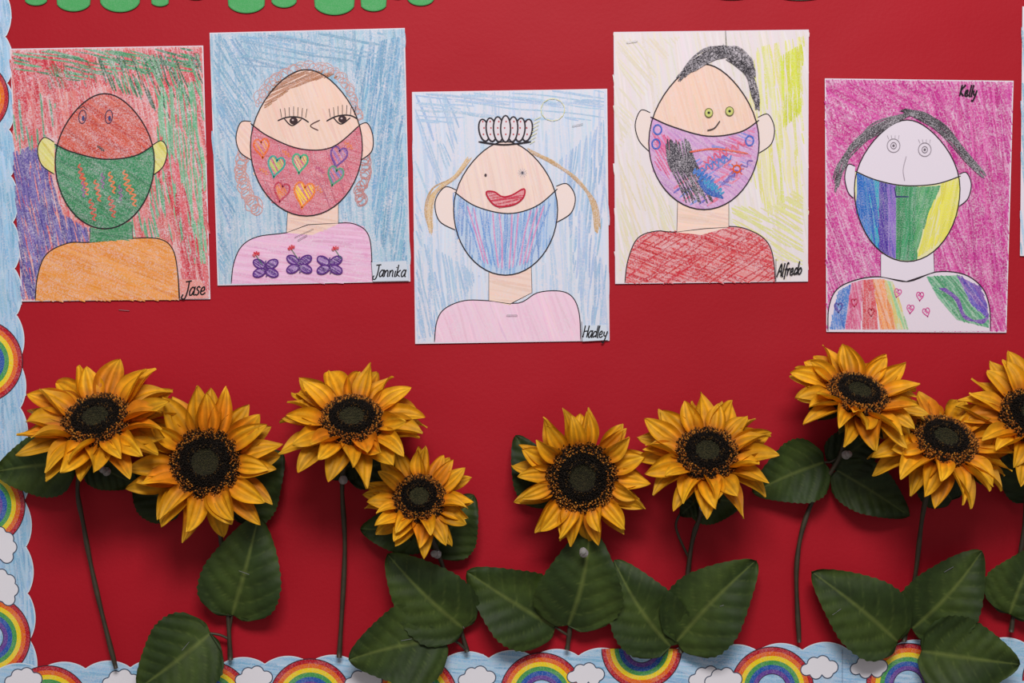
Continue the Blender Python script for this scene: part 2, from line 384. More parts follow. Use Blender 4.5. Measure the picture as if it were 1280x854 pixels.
part(s,nk,(244,220,206),[(240,208,192)],8,2.5,2.2,g=.5); s.line(nk[:2]); s.line(nk[3:]); s.line([nk[1],(880,286),nk[3]],1.1)
for e in (cr([(813,141),(801,138),(794,156),(799,176),(812,190)],6),cr([(947,147),(960,143),(968,160),(964,180),(948,192)],6)):
    s.fill(e,(234,218,212),.3); s.line(e,1.3)
h=egg(880,80,262,69,178,pinch=.24)
part(s,h,(242,214,200),[(240,208,190),(238,204,186)],75,2.5,2.2,g=.4,var=4)
ml=cr([(813,146),(840,158),(884,170),(925,165),(949,150)],6); mk=poly_y_cut(h,ml)
part(s,mk,(214,182,212),[(204,154,200),(210,162,206),(194,148,200)],40,2.3,2.1,g=.65,lmin=15,lmax=60)
s.hatch([(815,165),(850,175),(836,225),(820,205)],[(218,116,156),(210,104,146)],60,2.4,2.3,g=.5,cover=.8)
s.hatch([(890,180),(944,160),(938,210),(905,240),(885,210)],[(218,120,160),(140,140,210),(206,130,180)],20,3.0,2.3,10,40,g=.5,cover=.75)
s.hatch([(840,240),(870,200),(910,190),(925,225),(890,256),(860,256)],[(130,150,214),(120,110,190),(222,120,150)],-35,4,2.2,8,30,g=.5,cover=.6)
for k in range(18): s.line([(832+k*1.7+U(-2,2),172+U(0,8)),(836+k*2,205),(848+k*2.3,232+U(-4,4)),(858+k*2.2,250+U(-10,5))],2.2,random.choice([(44,40,50),(58,54,64)]),g=.8,smooth=True)
for k in range(9): s.line([(872+k*2,226+U(-3,3)),(882+k*2,240),(896+k,246+k*.3)],2.2,random.choice([(60,110,186),(50,90,170)]),g=.4,smooth=True)
s.zig(868,212,896,236,8,14,2.4,(74,120,196)); s.zig(880,226,904,242,6,10,2.2,(64,150,196))
s.zig(880,203,932,178,6,14,1.9,(220,100,130)); s.zig(870,215,915,196,5,12,1.8,(90,130,200)); s.zig(905,228,940,200,4,9,1.8,(120,90,170))
for x,y in ((822,162),(937,176),(820,180)): s.line(ell(x,y,5,6,14),2,(70,100,190),closed=True,g=.3)
for k in range(8):
    a=k*.785; s.line([(921+4*math.cos(a),211+4*math.sin(a)),(921+9*math.cos(a),211+9*math.sin(a))],1.8,(226,100,50))
s.line(ell(921,211,4.5,4.5,12),1.8,(226,100,50),closed=True)
s.line([(862,190),(895,186),(935,192)],2.2,(226,110,90),smooth=True,g=.4)
s.line(h,1.4,closed=True); s.line(ml,1.4)
for k in range(34): s.line([(847+k*.8+U(-3,3),98-k*.6+U(-6,6)),(862+k*1.3,78-k*.3+U(-5,4)),(886+k*1.2,62+U(-5,8)),(912+k*.9,62+k*.5+U(-5,7)),(934+k*.3,80+k*.5)],1.8,random.choice([(44,40,46),(54,50,56),(84,80,86)]),g=.9,smooth=True)
for k in range(20): s.line([(914+U(-7,6),70+U(-4,6)),(936+U(-5,4),92),(944+U(-5,4),116),(948+U(-5,3),134+U(-10,5))],1.8,random.choice([(44,40,46),(60,56,62)]),g=.8,smooth=True)
s.line([(907,38),(908,60)],1.1)
for x,y in ((886,141),(912,139)):
    s.fill(ell(x,y,5,5.5,14),(200,202,120),.3); s.line(ell(x,y,5,5.5,14),1.1,(110,110,70),closed=True); s.fill(ell(x,y,1.8,1.8,8),(40,40,40))
s.line([(884,163),(893,160),(900,151)],1.4,(70,60,60),smooth=True)
s.line([(970,324),(970,352)],1.2)
s.text('Alfredo',971,346,31,16,1.6,slope=.12)
s.obj('masked_portrait_drawing')

# ================= DRAWING 5 (Kelly)
c=[(1031,98),(1267,101),(1258,416),(1033,415)]; s=start(c); ci=inset(c,1.4)
MG=[(206,92,162),(198,78,150),(212,104,168),(190,68,142)]
s.fill(ci,(216,146,188),.8)
s.hatch(ci,MG,70,2.1,2.4,30,120,cover=.92,g=.7)
s.hatch([(1180,105),(1262,106),(1255,400),(1235,350),(1200,330),(1215,230)],MG,84,2.2,2.2,30,100,cover=.85,g=.6)
s.hatch([(1036,105),(1180,105),(1140,140),(1060,180),(1040,240)],MG,30,2.6,2.2,30,100,cover=.8,g=.6)
sh=cr([(1035,414),(1036,385),(1046,362),(1070,350),(1100,346),(1135,352),(1170,340),(1205,343),(1228,360),(1237,385),(1238,414)],5)
s.fill(sh,(226,215,226),.1)
def band(xt0,xt1,xb0,xb1,yt0,yt1,cols,ang):
    pl=[(xt0,yt0),(xt1,yt1),(xb1,412),(xb0,412)]
    s.fill(pl,mixc(mean(cols),(236,228,236),.35),.5)
    s.hatch(pl,cols,ang,2.1,2.3,20,60,cover=.95,g=.5)
band(1048,1064,1037,1056,364,355,[(100,140,204),(84,122,194)],80)
band(1064,1078,1056,1076,354,350,[(216,120,156),(208,104,140)],80)
band(1078,1092,1078,1098,350,349,[(208,96,104)],85)
band(1092,1106,1100,1120,349,349,[(232,150,104),(236,164,110)],75)
band(1106,1116,1122,1136,350,352,[(160,200,150),(220,204,136)],75)
pl=[(1158,346),(1200,344),(1212,375),(1236,395),(1236,410),(1196,400),(1172,372)]
s.fill(pl,(140,186,156),.5); s.hatch(pl,[(96,164,126),(80,150,108)],50,2.1,2.2,15,50,g=.4)
pl=[(1196,344),(1224,358),(1234,380),(1236,400),(1214,380)]
s.fill(pl,(150,120,186),.5); s.hatch(pl,[(124,90,172),(104,88,178)],55,2,2.1,15,50,g=.35)
for q in range(3): s.line([(1180-q*3,360),(1198-q*2,374),(1206,394+q*2),(1228,404-q*2),(1236,392)],2,(116,80,166),smooth=True,g=.4)
for x,y in ((1122,366),(1138,386),(1150,370),(1158,390)): s.heart(x,y,5.5,(206,84,150),U(-.3,.3),1.3); s.zig(x-2,y-2,x+3,y+2,2,5,1.3,(214,100,160))
s.heart(1048,384,6,(70,60,150),0,1.6,(90,80,170)); s.heart(1068,378,5,(190,60,90),0,1.4); s.heart(1089,390,5,(180,50,70),0,1.4)
s.line(sh,1.3)
nk=[(1101,318),(1101,346),(1133,352),(1168,340),(1167,315)]
WH=(226,217,228)
s.fill(nk,WH); s.line(nk[:2]); s.line(nk[3:]); s.line(nk[1:4],1.1)
for e in (cr([(1069,208),(1060,206),(1056,222),(1060,240),(1067,248)],6),cr([(1199,218),(1208,216),(1214,230),(1210,248),(1199,258)],6)):
    s.fill(e,WH); s.line(e,1.3)
h=egg(1134,150,327,66,236,pinch=.24)
s.fill(h,WH)
ml=cr([(1069,214),(1095,225),(1130,232),(1170,230),(1201,220)],6); mk=poly_y_cut(h,ml)
s.fill(mk,(228,224,170),.3)
def yat(pts,x):
    pts=sorted(pts)
    for i in range(len(pts)-1):
        if pts[i][0]<=x<=pts[i+1][0]: return pts[i][1]+(pts[i+1][1]-pts[i][1])*(x-pts[i][0])/((pts[i+1][0]-pts[i][0]) or 1)
    return pts[0][1] if x<pts[0][0] else pts[-1][1]
def inter(xa,xb):
    lowp=[p for p in h if p[1]>236]
    xs=[xa+(xb-xa)*i/6 for i in range(7)]
    return [(x,yat(ml,x)+1) for x in xs]+[(x,yat(lowp,x)-1) for x in reversed(xs)]
def mband(pl,cols,ang):
    s.fill(pl,mixc(mean(cols),(236,228,236),.2),.4); s.hatch(pl,cols,ang,1.9,2.3,20,70,g=.45)
mband(inter(1071,1090),[(60,112,190),(70,130,196)],86)
mband(inter(1088,1100),[(56,104,186),(70,166,190)],82)
mband(inter(1099,1111),[(62,62,150),(86,62,156)],80)
mband(inter(1110,1121),[(136,104,190),(106,92,176)],82)
mband(inter(1120,1146),[(58,148,96),(50,130,84)],94)
mband([(1146,234),(1176,232),(1158,272),(1144,318)],[(68,150,96),(90,164,106)],105)
mband(inter(1176,1199),[(226,220,96),(232,226,112)],100)
s.hatch([(1168,250),(1180,236),(1180,300),(1146,322),(1158,276)],[(228,222,104)],105,2.0,2.3,20,60,g=.35)
s.line([(1118,234),(1120,246),(1136,246)],2.2,(60,50,110))
s.line(h,1.4,closed=True); s.line(ml,1.4)
for k in range(13):
    s.line([(1138+U(-6,8),139+U(-3,5)),(1100+U(-6,4),152+k*1.2),(1070+U(-6,3),176+k),(1052+U(-6,3)+k*.6,205),(1043+k*.4+U(-2,2),238+U(-14,4))],1.7,random.choice([(40,36,42),(66,62,68)]),g=.7,smooth=True)
    s.line([(1128+U(-6,8),139+U(-3,5)),(1158,142+k),(1182,158+k+U(-4,4)),(1206,190+U(-5,5)+k*.5),(1233-k*.8,222-k*.4+U(-6,3))],1.7,random.choice([(40,36,42),(66,62,68)]),g=.7,smooth=True)
for x,y in ((1117,182),(1156,187)):
    s.line(ell(x,y,8,8.5,18),.9,(150,140,150),closed=True); s.line(ell(x,y,3.5,4,14),.9,(140,130,140),closed=True); s.fill(ell(x,y,1.6,1.6,8),(110,100,110))
    for k in range(4): s.line([(x-6+k*4,y-8),(x-8+k*5,y-13)],.8,(150,140,150))
s.line([(1133,195),(1129,212),(1131,226)],.9,(170,160,170),smooth=True)
s.text('Kelly',1199,120,22,14,1.9)
s.obj('masked_portrait_drawing')

# ================= DRAWING 6 (mostly out of frame)
c=[(1278,8),(1520,10),(1516,326),(1275,320)]; s=start(c); ci=inset(c,1.5)
s.hatch(ci,[(150,186,210),(176,200,220)],86,2.6,2.4,40,140,g=.8)
sh=cr([(1300,322),(1310,285),(1365,262),(1430,262),(1480,285),(1488,322)],5); part(s,sh,(200,220,190),[(120,180,120)],20); s.line(sh)
h=egg(1397,60,240,66,150); part(s,h,(240,214,200),[(236,204,186)],70); ml=cr([(1332,128),(1397,156),(1462,128)],6); mk=poly_y_cut(h,ml)
part(s,mk,(220,200,120),[(226,190,70)],40); s.line(h,closed=True); s.line(ml)
for x in (1375,1418): s.fill(ell(x,115,4,4,10),(50,50,60))
s.obj('masked_portrait_drawing')

# ================= BORDERS
def rainbow(s,cx,cy,ang,r0=54,sides=1):
    cols=[(180,30,44),(228,112,50),(240,212,70),(76,152,84),(52,92,168),(104,70,150)]
    a0=math.radians(ang)
    def arc(r,n=28): return [(cx+r*math.cos(a0-math.pi/2+math.pi*i/n),cy+r*math.sin(a0-math.pi/2+math.pi*i/n)) for i in range(n+1)]
    w=r0*0.108
    s.nxt()
    for k,c in enumerate(cols): s.rib(arc(r0-w*(k+.5)),w,c,.25,taper=False,dd=0)
    s.nxt(); s.rib(arc(r0),1.2,(60,40,50),0); s.rib(arc(r0-6*w),1.0,(60,50,70),0)
def cloud(s,cx,cy,r,rot=0):
    pts=[]
    lob=[(-1.0,.15,.42),(-.45,-.3,.48),(.2,-.4,.5),(.85,-.05,.48),(.55,.35,.42),(-.3,.38,.45)]
    n=72
    for i in range(n):
        a=2*math.pi*i/n; dx,dy=math.cos(a),math.sin(a); best=0
        for lx,ly,lr in lob:
            b=dx*lx+dy*ly; cc=lx*lx+ly*ly-lr*lr; di=b*b-cc
            if di>0: best=max(best,b+math.sqrt(di))
        best=max(best,.25); x,y=dx*best*r,dy*best*r
        pts.append((cx+x*math.cos(rot)-y*math.sin(rot),cy+x*math.sin(rot)+y*math.cos(rot)))
    s.fill(pts,(230,228,234)); s.line(pts,1.3,(70,80,100),closed=True)
BL=[(156,196,226),(174,206,232),(142,186,218)]
def scal(t,per=58,A=9): return A*abs(math.sin(math.pi*t/per))**0.7
s=Sheet(0.0010)
ys=[-420+2*i for i in range(int((905+420)/2)+1)]
def xl(y): return 4+0.040*y
inn=[(xl(y)+scal(y+12),y) for y in ys]; out=[(xl(y)-80,y) for y in ys]
def strip(s,a,b,col,g):
    n=len(a); s.nxt(); s.add(a+b,[(i,i+1,n+i+1,n+i) for i in range(n-1)],col,g)
strip(s,inn,out,(176,206,230),.3)
poly=[(x-1,y) for x,y in inn]+list(reversed(out))
s.hatch(poly,BL,84,2.0,2.3,15,50,cover=.9,g=.6)
s.nxt(); s.rib(inn,1.2,(216,226,236),0)
for y in (-200,-40,122,452,632,797): rainbow(s,xl(y)-(46 if y<600 else 50),y,0,52 if y>400 else 48)
for y in (-120,40,222,330,682,735): cloud(s,xl(y)-20-(6 if y>600 else 14),y,17,1.4)
ob=s.obj('scalloped_rainbow_border')
s=Sheet(0.0016)
xs=[-50+2*i for i in range(int(1760/2))]
def yb(x): return 840-0.026*x
inn=[(x,yb(x)-scal(x+5,56,10)) for x in xs]; out=[(x,yb(x)+72) for x in xs]
strip(s,inn,out,(176,206,230),.3)
s.hatch([(x,y+1) for x,y in inn]+list(reversed(out)),BL,6,2.0,2.3,15,50,cover=.9,g=.6)
s.nxt(); s.rib(inn,1.2,(216,226,236),0)
for x in (60,262,388,520,677,965,1135,1330,1500): rainbow(s,x,yb(x)+46,-90,52)
rainbow(s,802,yb(802)-8,90,50)
for x,y in ((152,852),(318,848),(455,852),(597,848),(733,844),(885,848),(1025,835),(1087,834),(30,850),(905,850),(1240,832),(1420,822)): cloud(s,x,y,17)
s.line([(1053,812),(1053,870)],1,(90,100,120))
s.obj('scalloped_rainbow_border')

# green foliage cutout along the top
s=Sheet(0.0016)
lob=[(45,-3,15),(92,0,22),(150,-1,25),(200,0,12),(245,-12,18),(308,1,24),(355,-1,16),(418,2,26),(467,3,17),(497,-9,12),(526,-4,17)]
edge=[]
for i in range(0,271):
    x=24+i*2; y=-14
    for cx,cy,r in lob:
        if abs(x-cx)<r*0.98: y=max(y,cy+0.62*math.sqrt(r*r-(x-cx)**2))
    edge.append((x,y))
strip(s,edge,[(x,-150+10*math.sin(x*.05)) for x,_ in edge],(84,164,100),.1)
s.nxt(); s.rib(edge,1.2,(70,140,84),0)
s.obj('green_paper_foliage_cutout')
s=Sheet(0.0016)
edge=[]
for i in range(0,121):
    x=820+i*2; y=-8
    for cx,cy,r in [(840,-8,14),(915,-7,28),(1000,-8,34),(1030,-8,20)]:
        if abs(x-cx)<r*.98: y=max(y,cy+0.28*math.sqrt(r*r-(x-cx)**2)-1)
    edge.append((x,y))
strip(s,edge,[(x,-130+8*math.sin(x*.06)) for x,_ in edge],(60,70,50),.1)
s.obj('green_paper_foliage_cutout')

# ================= BOARD, WALL, FLOOR
def board_mat():
    m,nt,b=newmat('red_bulletin_paper')
    tc=N(nt,'ShaderNodeTexCoord')
    n1=N(nt,'ShaderNodeTexNoise'); n1.inputs['Scale'].default_value=3.0; n1.inputs['Detail'].default_value=3
    n2=N(nt,'ShaderNodeTexNoise'); n2.inputs['Scale'].default_value=220; n2.inputs['Detail'].default_value=2
    nt.links.new(tc.outputs['Object'],n1.inputs['Vector']); nt.links.new(tc.outputs['Object'],n2.inputs['Vector'])
    r=N(nt,'ShaderNodeValToRGB'); r.color_ramp.elements[0].position=.3; r.color_ramp.elements[1].position=.7
    r.color_ramp.elements[0].color=(*L3((160,11,28)),1); r.color_ramp.elements[1].color=(*L3((170,14,33)),1)
    nt.links.new(n1.outputs['Fac'],r.inputs['Fac']); nt.links.new(r.outputs['Color'],b.inputs['Base Color'])
    ad=N(nt,'ShaderNodeMath',operation='MULTIPLY_ADD'); nt.links.new(n2.outputs['Fac'],ad.inputs[0]); ad.inputs[1].default_value=.02
    nt.links.new(n1.outputs['Fac'],ad.inputs[2])
    bp=N(nt,'ShaderNodeBump'); bp.inputs['Strength'].default_value=.6; bp.inputs['Distance'].default_value=.016
    nt.links.new(ad.outputs[0],bp.inputs['Height']); nt.links.new(bp.outputs['Normal'],b.inputs['Normal'])
    b.inputs['Roughness'].default_value=.6; b.inputs['Specular IOR Level'].default_value=.22
    return m
def box(name,x0,x1,y0,y1,z0,z1,mat,parent=None):
    v=[(x,y,z) for x in (x0,x1) for y in (y0,y1) for z in (z0,z1)]
    f=[(0,1,3,2),(4,6,7,5),(0,4,5,1),(2,3,7,6),(0,2,6,4),(1,5,7,3)]
    return mesh_obj(name,v,f,mat,parent=parent)
bb=empty('bulletin_board')
a=P(-90,925); b_=P(1720,-430)
box('red_backing_paper',a.x,b_.x,0.0,0.018,a.z,b_.z,board_mat(),bb)
oak=simple('oak_frame',(150,110,70),.5,scale=12)
fw=.04
box('frame_bottom',a.x-fw,b_.x+fw,-.012,.02,a.z-fw,a.z,oak,bb); box('frame_top',a.x-fw,b_.x+fw,-.012,.02,b_.z,b_.z+fw,oak,bb)
box('frame_left',a.x-fw,a.x,-.012,.02,a.z,b_.z,oak,bb); box('frame_right',b_.x,b_.x+fw,-.012,.02,a.z,b_.z,oak,bb)
wm=simple('painted_wall',(205,200,190),.8,scale=30,var=.04)
box('wall_back',-3,3.4,.02,.14,0,3.1,wm)
box('floor',-3,3.4,-4,.14,-.1,0,simple('floor_tile',(150,145,138),.5,scale=4,var=.1))

# ================= SUNFLOWERS
def petal_mat():
    m,nt,b=newmat('silk_petal')
    at=N(nt,'ShaderNodeVertexColor'); at.layer_name='Col'
    tc=N(nt,'ShaderNodeTexCoord'); no=N(nt,'ShaderNodeTexNoise'); no.inputs['Scale'].default_value=110; no.inputs['Detail'].default_value=5
    nt.links.new(tc.outputs['Object'],no.inputs['Vector'])
    mr=N(nt,'ShaderNodeMapRange'); mr.inputs['From Min'].default_value=.3; mr.inputs['From Max'].default_value=.7; mr.inputs['To Min'].default_value=.8; mr.inputs['To Max'].default_value=1.12
    nt.links.new(no.outputs['Fac'],mr.inputs['Value'])
    mu=N(nt,'ShaderNodeVectorMath',operation='SCALE'); nt.links.new(at.outputs['Color'],mu.inputs[0]); nt.links.new(mr.outputs[0],mu.inputs['Scale'])
    nt.links.new(mu.outputs[0],b.inputs['Base Color']); b.inputs['Roughness'].default_value=.6; b.inputs['Specular IOR Level'].default_value=.25
    tr=N(nt,'ShaderNodeBsdfTranslucent'); nt.links.new(mu.outputs[0],tr.inputs['Color'])
    ms=N(nt,'ShaderNodeMixShader'); ms.inputs[0].default_value=.2
    nt.links.new(b.outputs[0],ms.inputs[1]); nt.links.new(tr.outputs[0],ms.inputs[2])
    nt.links.new(ms.outputs[0],nt.nodes['Material Output'].inputs['Surface'])
    return m
def vcol_mat(name,rough,scale=200,lo=.75,hi=1.2,bump=.0,spec=.3):
    m,nt,b=newmat(name)
    at=N(nt,'ShaderNodeVertexColor'); at.layer_name='Col'
    tc=N(nt,'ShaderNodeTexCoord'); no=N(nt,'ShaderNodeTexNoise'); no.inputs['Scale'].default_value=scale; no.inputs['Detail'].default_value=4
    nt.links.new(tc.outputs['Object'],no.inputs['Vector'])
    mr=N(nt,'ShaderNodeMapRange'); mr.inputs['From Min'].default_value=.3; mr.inputs['From Max'].default_value=.7; mr.inputs['To Min'].default_value=lo; mr.inputs['To Max'].default_value=hi
    nt.links.new(no.outputs['Fac'],mr.inputs['Value'])
    mu=N(nt,'ShaderNodeVectorMath',operation='SCALE'); nt.links.new(at.outputs['Color'],mu.inputs[0]); nt.links.new(mr.outputs[0],mu.inputs['Scale'])
    nt.links.new(mu.outputs[0],b.inputs['Base Color']); b.inputs['Roughness'].default_value=rough; b.inputs['Specular IOR Level'].default_value=spec
    if bump:
        bp=N(nt,'ShaderNodeBump'); bp.inputs['Strength'].default_value=bump; bp.inputs['Distance'].default_value=.001
        nt.links.new(no.outputs['Fac'],bp.inputs['Height']); nt.links.new(bp.outputs['Normal'],b.inputs['Normal'])
    return m
PM=petal_mat(); LM=vcol_mat('silk_leaf',.6,90,.8,1.2,.3,.25); DM=vcol_mat('seed_disc',.9,500,.7,1.3); SM=simple('stem_plastic',(52,44,28),.55,scale=60,var=.3,bump=.3)
CLP=simple('calyx_green',(50,62,26),.6,scale=80,var=.3)
def lerp3(a,b,t): return tuple(a[i]+(b[i]-a[i])*t for i in range(3))
def petal(V,F,C,M,phi,L,W,e0,e1,rb,hb,roll,side,cup,tone):
    ns,nu=16,10; o=len(V)
    r,h=rb,hb
    hue=random.random(); curl=U(-.5,.9) if R()<.5 else 0; wavph=U(0,6.28); pk=U(.72,.98)
    for i in range(ns+1):
        t=i/ns
        e=e0+(e1-e0)*t**1.3 + curl*max(0,t-.6)*1.6
        if i: r+=L/ns*math.cos(e); h+=L/ns*math.sin(e)
        w=W*(math.sin(math.pi*min(1,(0.12+0.88*t)**pk))**0.75)*(1-0.10*t)
        if t<.25: w=max(w,W*.5)
        if i==ns: w=W*0.02
        sh=side*t*t
        for j in range(nu+1):
            u=-1+2*j/nu
            uu=u*w*(1-.12*cup)
            hh=cup*w*(u*u)-.15*w*math.cos(u*math.pi*3)*math.sin(math.pi*min(1,t*1.1)) + .13*W*math.sin(6*t+u*3+wavph)*abs(u)*t
            a=roll*t*1.2
            du=uu*math.cos(a)-hh*math.sin(a); dh=uu*math.sin(a)+hh*math.cos(a)
            x=r-dh*math.sin(e); z=h+dh*math.cos(e); y=du+sh
            p=Vector((x*math.cos(phi)-y*math.sin(phi),x*math.sin(phi)+y*math.cos(phi),z))
            p=M@p
            if p.y>-.004: p.y=-.004
            V.append(p)
            cb=(222,116,10);cm=(250,172,18);ct=(254,194,42)
            c=lerp3(cb,cm,min(1,t*2.8)); c=lerp3(c,ct,max(0,t-.4)*1.5)
            if hue>.84: c=lerp3(c,(238,122,18),.5*math.sin(math.pi*min(1,t*1.1)))
            st=.91+.09*math.cos(u*math.pi*3.0)+.05*math.sin(u*19+phi*5)
            c=[max(0,min(255,q*st*tone)) for q in c]
            C.append((*L3(c),1))
    for i in range(ns):
        for j in range(nu):
            q=o+i*(nu+1)+j; F.append((q,q+1,q+nu+2,q+nu+1))
def tube(V,F,pts,rads,n=8):
    o=len(V); m=len(pts)
    for i,p in enumerate(pts):
        a=pts[max(0,i-1)]; b=pts[min(m-1,i+1)]; t=(b-a).normalized()
        x=t.cross(Vector((0,1,0))); 
        if x.length<1e-3: x=t.cross(Vector((1,0,0)))
        x.normalize(); y=t.cross(x)
        for k in range(n):
            an=2*math.pi*k/n; V.append(p+(x*math.cos(an)+y*math.sin(an))*rads[i])
    for i in range(m-1):
        for k in range(n):
            k2=(k+1)%n; F.append((o+i*n+k,o+i*n+k2,o+(i+1)*n+k2,o+(i+1)*n+k))
    F.append([o+k for k in range(n)]); F.append([o+(m-1)*n+k for k in reversed(range(n))])
def leaf(name,par,B,T,wpx,d0=.012,d1=.02,fold=.25,bend=.06,tone=1.0,tilt=0):
    b=P(B[0],B[1],d0); t=P(T[0],T[1],d1); ax=t-b; Ln=ax.length; ax.normalize()
    side=ax.cross(Vector((0,-1,0))).normalized(); nr=side.cross(ax).normalized()
    if nr.y>0: nr=-nr
    W=wpx*S/2*1.06; ns,nu=56,24; V=[];F=[];C=[]
    ph=U(0,6); sk=U(-.10,.10)
    for i in range(ns+1):
        s_=i/ns
        w=W*(math.sin(math.pi*s_**0.60)**0.55) if 0<s_<1 else 0
        w*=1-.22*max(0,s_-.45)/.55
        w*=1+.020*math.sin(s_*95)
        for j in range(nu+1):
            u=-1+2*j/nu; au=abs(u)
            along=s_*Ln - .16*Ln*math.sin(math.pi*min(1,au))**1.0*max(0,.5-s_)*1.2*(w/W)
            vein=((s_+.02-au*.30*(w/W if W else 1))*6.5)
            fr=vein-math.floor(vein); dv=min(fr,1-fr)
            rip=(dv-.25)*.0042*min(1,au*4)*(1-s_*.5)
            z=fold*w*(au**1.1)*.6+bend*Ln*math.sin(math.pi*s_)+rip - bend*.8*Ln*s_*s_ + .0038*math.sin(ph+s_*7+u*2.5)*au
            p=b+ax*along+side*(u*w+sk*Ln*math.sin(math.pi*s_)*.5)+nr*z
            p.y=min(p.y,-.003)
            V.append(p)
            base=(56,72,26); col=lerp3(base,(38,54,20),.5+.5*math.sin(ph+s_*5+u*3))
            vf=max(0,1-dv/.07)*.45*(1-au*.5); 
            mf=1 if au<.05 else 0
            col=lerp3(col,(102,112,54),max(vf,mf*.7))
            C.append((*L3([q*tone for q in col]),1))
    for i in range(ns):
        for j in range(nu):
            q=i*(nu+1)+j; F.append((q,q+1,q+nu+2,q+nu+1))
    return mesh_obj(name,V,F,LM,C,True,par,par.location)
def sunflower(cx,cy,rd,pitch,yaw,Lp,stem,leaves,d=.06,nP=15,e0=24,e1=6,seed=0,roll=0,srad=.0027,twigs=()):
    random.seed(seed+100)
    C0=P(cx,cy,d); par=empty('sunflower',C0); k=S*(D-d)/D
    th,ya=math.radians(pitch),math.radians(yaw)
    n=Vector((math.sin(ya)*math.cos(th),-math.cos(ya)*math.cos(th),math.sin(th)))
    q=n.to_track_quat('Z','Y'); M=Matrix.Translation(C0)@q.to_matrix().to_4x4()@Matrix.Rotation(roll,4,'Z')
    rd=rd*k*1.06; Lp=Lp*k
    V=[];F=[];C=[]
    layers=[(nP-1,1.06,1.0,e0-14,e1-18,-.006,.92),(nP-1,1.0,1.0,e0-2,e1-6,-.002,1.0),(int(nP*.5),.86,.9,e0+14,e1+8,.001,1.02)]
    for li,(cnt,lf,wf,ea,eb,hb,tn) in enumerate(layers):
        off=U(0,1)
        for i in range(cnt):
            phi=2*math.pi*(i+off+U(-.22,.22))/cnt
            petal(V,F,C,M,phi,Lp*lf*U(.86,1.10),Lp*.30*wf*U(.84,1.15),math.radians(ea+U(-10,10)),math.radians(eb+U(-28,22)),rd*.88,hb,U(-.9,.9),Lp*U(-.16,.16),U(.15,.6),tn*U(.92,1.03))
    mesh_obj('petals',V,F,PM,C,True,par,par.location)
    V=[];F=[];C=[]
    rings,seg=10,32
    def dome(r): return .0085*(1-(r)**2.6)-.0045*max(0,1-(r/.42)**2)
    for i in range(rings+1):
        r=i/rings
        for j in range(seg):
            a=2*math.pi*j/seg; V.append(M@Vector((rd*r*math.cos(a),rd*r*math.sin(a),dome(r)-(.004 if i==rings else 0)))); C.append((*L3((30,22,12)),1))
    for i in range(rings):
        for j in range(seg):
            j2=(j+1)%seg; F.append((i*seg+j,i*seg+j2,(i+1)*seg+j2,(i+1)*seg+j))
    cnt=1700
    for i in range(cnt):
        r=math.sqrt((i+.5)/cnt); a=i*2.399963
        r2=r*U(.98,1.02); x,y=rd*r2*math.cos(a),rd*r2*math.sin(a); z=dome(min(r2,1))
        if r<.38: col=random.choice([(46,44,22),(36,36,16),(54,50,26)]); hh=.0016; s0=.0009
        elif r<.68: col=random.choice([(24,16,10),(34,22,12),(18,12,8)]); hh=.0045; s0=.0008
        else:
            if R()<.5: col=random.choice([(178,108,34),(146,86,28),(108,64,24),(200,134,48)]); hh=.0050; s0=.0009
            else: col=random.choice([(34,22,12),(50,32,16)]); hh=.0042; s0=.0008
        if .38<r<.50 and R()<.25: col=(84,60,26)
        out=Vector((math.cos(a),math.sin(a),0))*(.5*(r-.4)); dr=(Vector((0,0,1))+out+Vector((U(-.2,.2),U(-.2,.2),0))).normalized()
        t1=dr.cross(Vector((0,1,0))).normalized(); t2=dr.cross(t1)
        bpt=Vector((x,y,z-.0006)); o=len(V); hh*=U(.7,1.3); dark=[q_*.45 for q_ in col]
        for kk in range(4):
            an=kk*math.pi/2+a; V.append(M@(bpt+(t1*math.cos(an)+t2*math.sin(an))*s0*.7)); C.append((*L3(dark),1))
        for kk in range(4):
            an=kk*math.pi/2+a; V.append(M@(bpt+dr*hh*.75+(t1*math.cos(an)+t2*math.sin(an))*s0)); C.append((*L3(col),1))
        V.append(M@(bpt+dr*hh)); C.append((*L3(col),1))
        for kk in range(4):
            k2=(kk+1)%4; F.append((o+kk,o+k2,o+4+k2,o+4+kk)); F.append((o+4+kk,o+4+k2,o+8))
    mesh_obj('seed_disc',V,F,DM,C,False,par,par.location)
    V=[];F=[]
    prof=[(.004,-.030),(.010,-.026),(rd*.75,-.016),(rd*1.0,-.008),(rd*.95,-.004)]
    for (r,z) in prof:
        for j in range(20):
            a=2*math.pi*j/20; V.append(M@Vector((r*math.cos(a),r*math.sin(a),z)))
    for i in range(len(prof)-1):
        for j in range(20):
            j2=(j+1)%20; F.append((i*20+j,i*20+j2,(i+1)*20+j2,(i+1)*20+j))
    for i in range(14):
        phi=2*math.pi*(i+U(-.2,.2))/14; o=len(V); Ls=Lp*.62
        for kx in range(6):
            t=kx/5; w=.007*math.sin(math.pi*(0.25+.75*t))
            for sgn in (-1,0,1):
                x=rd*.75+Ls*t; y=sgn*w; z=-.014-.004*t+.002*abs(sgn)
                V.append(M@Vector((x*math.cos(phi)-y*math.sin(phi),x*math.sin(phi)+y*math.cos(phi),z)))
        for kx in range(5):
            for sg in range(2): F.append((o+kx*3+sg,o+kx*3+sg+1,o+kx*3+sg+4,o+kx*3+sg+3))
    V=[Vector((v.x,min(v.y,-.003),v.z)) for v in V]
    mesh_obj('calyx',V,F,CLP,None,True,par,par.location)
    V=[];F=[]
    nb=C0-n*.028
    sp=[P(*v) for v in stem]; nb.y=min(nb.y,-.008)
    ctr=[tuple(nb)]+[tuple(v) for v in sp]
    pts=[Vector(v) for v in cr(ctr,10)]
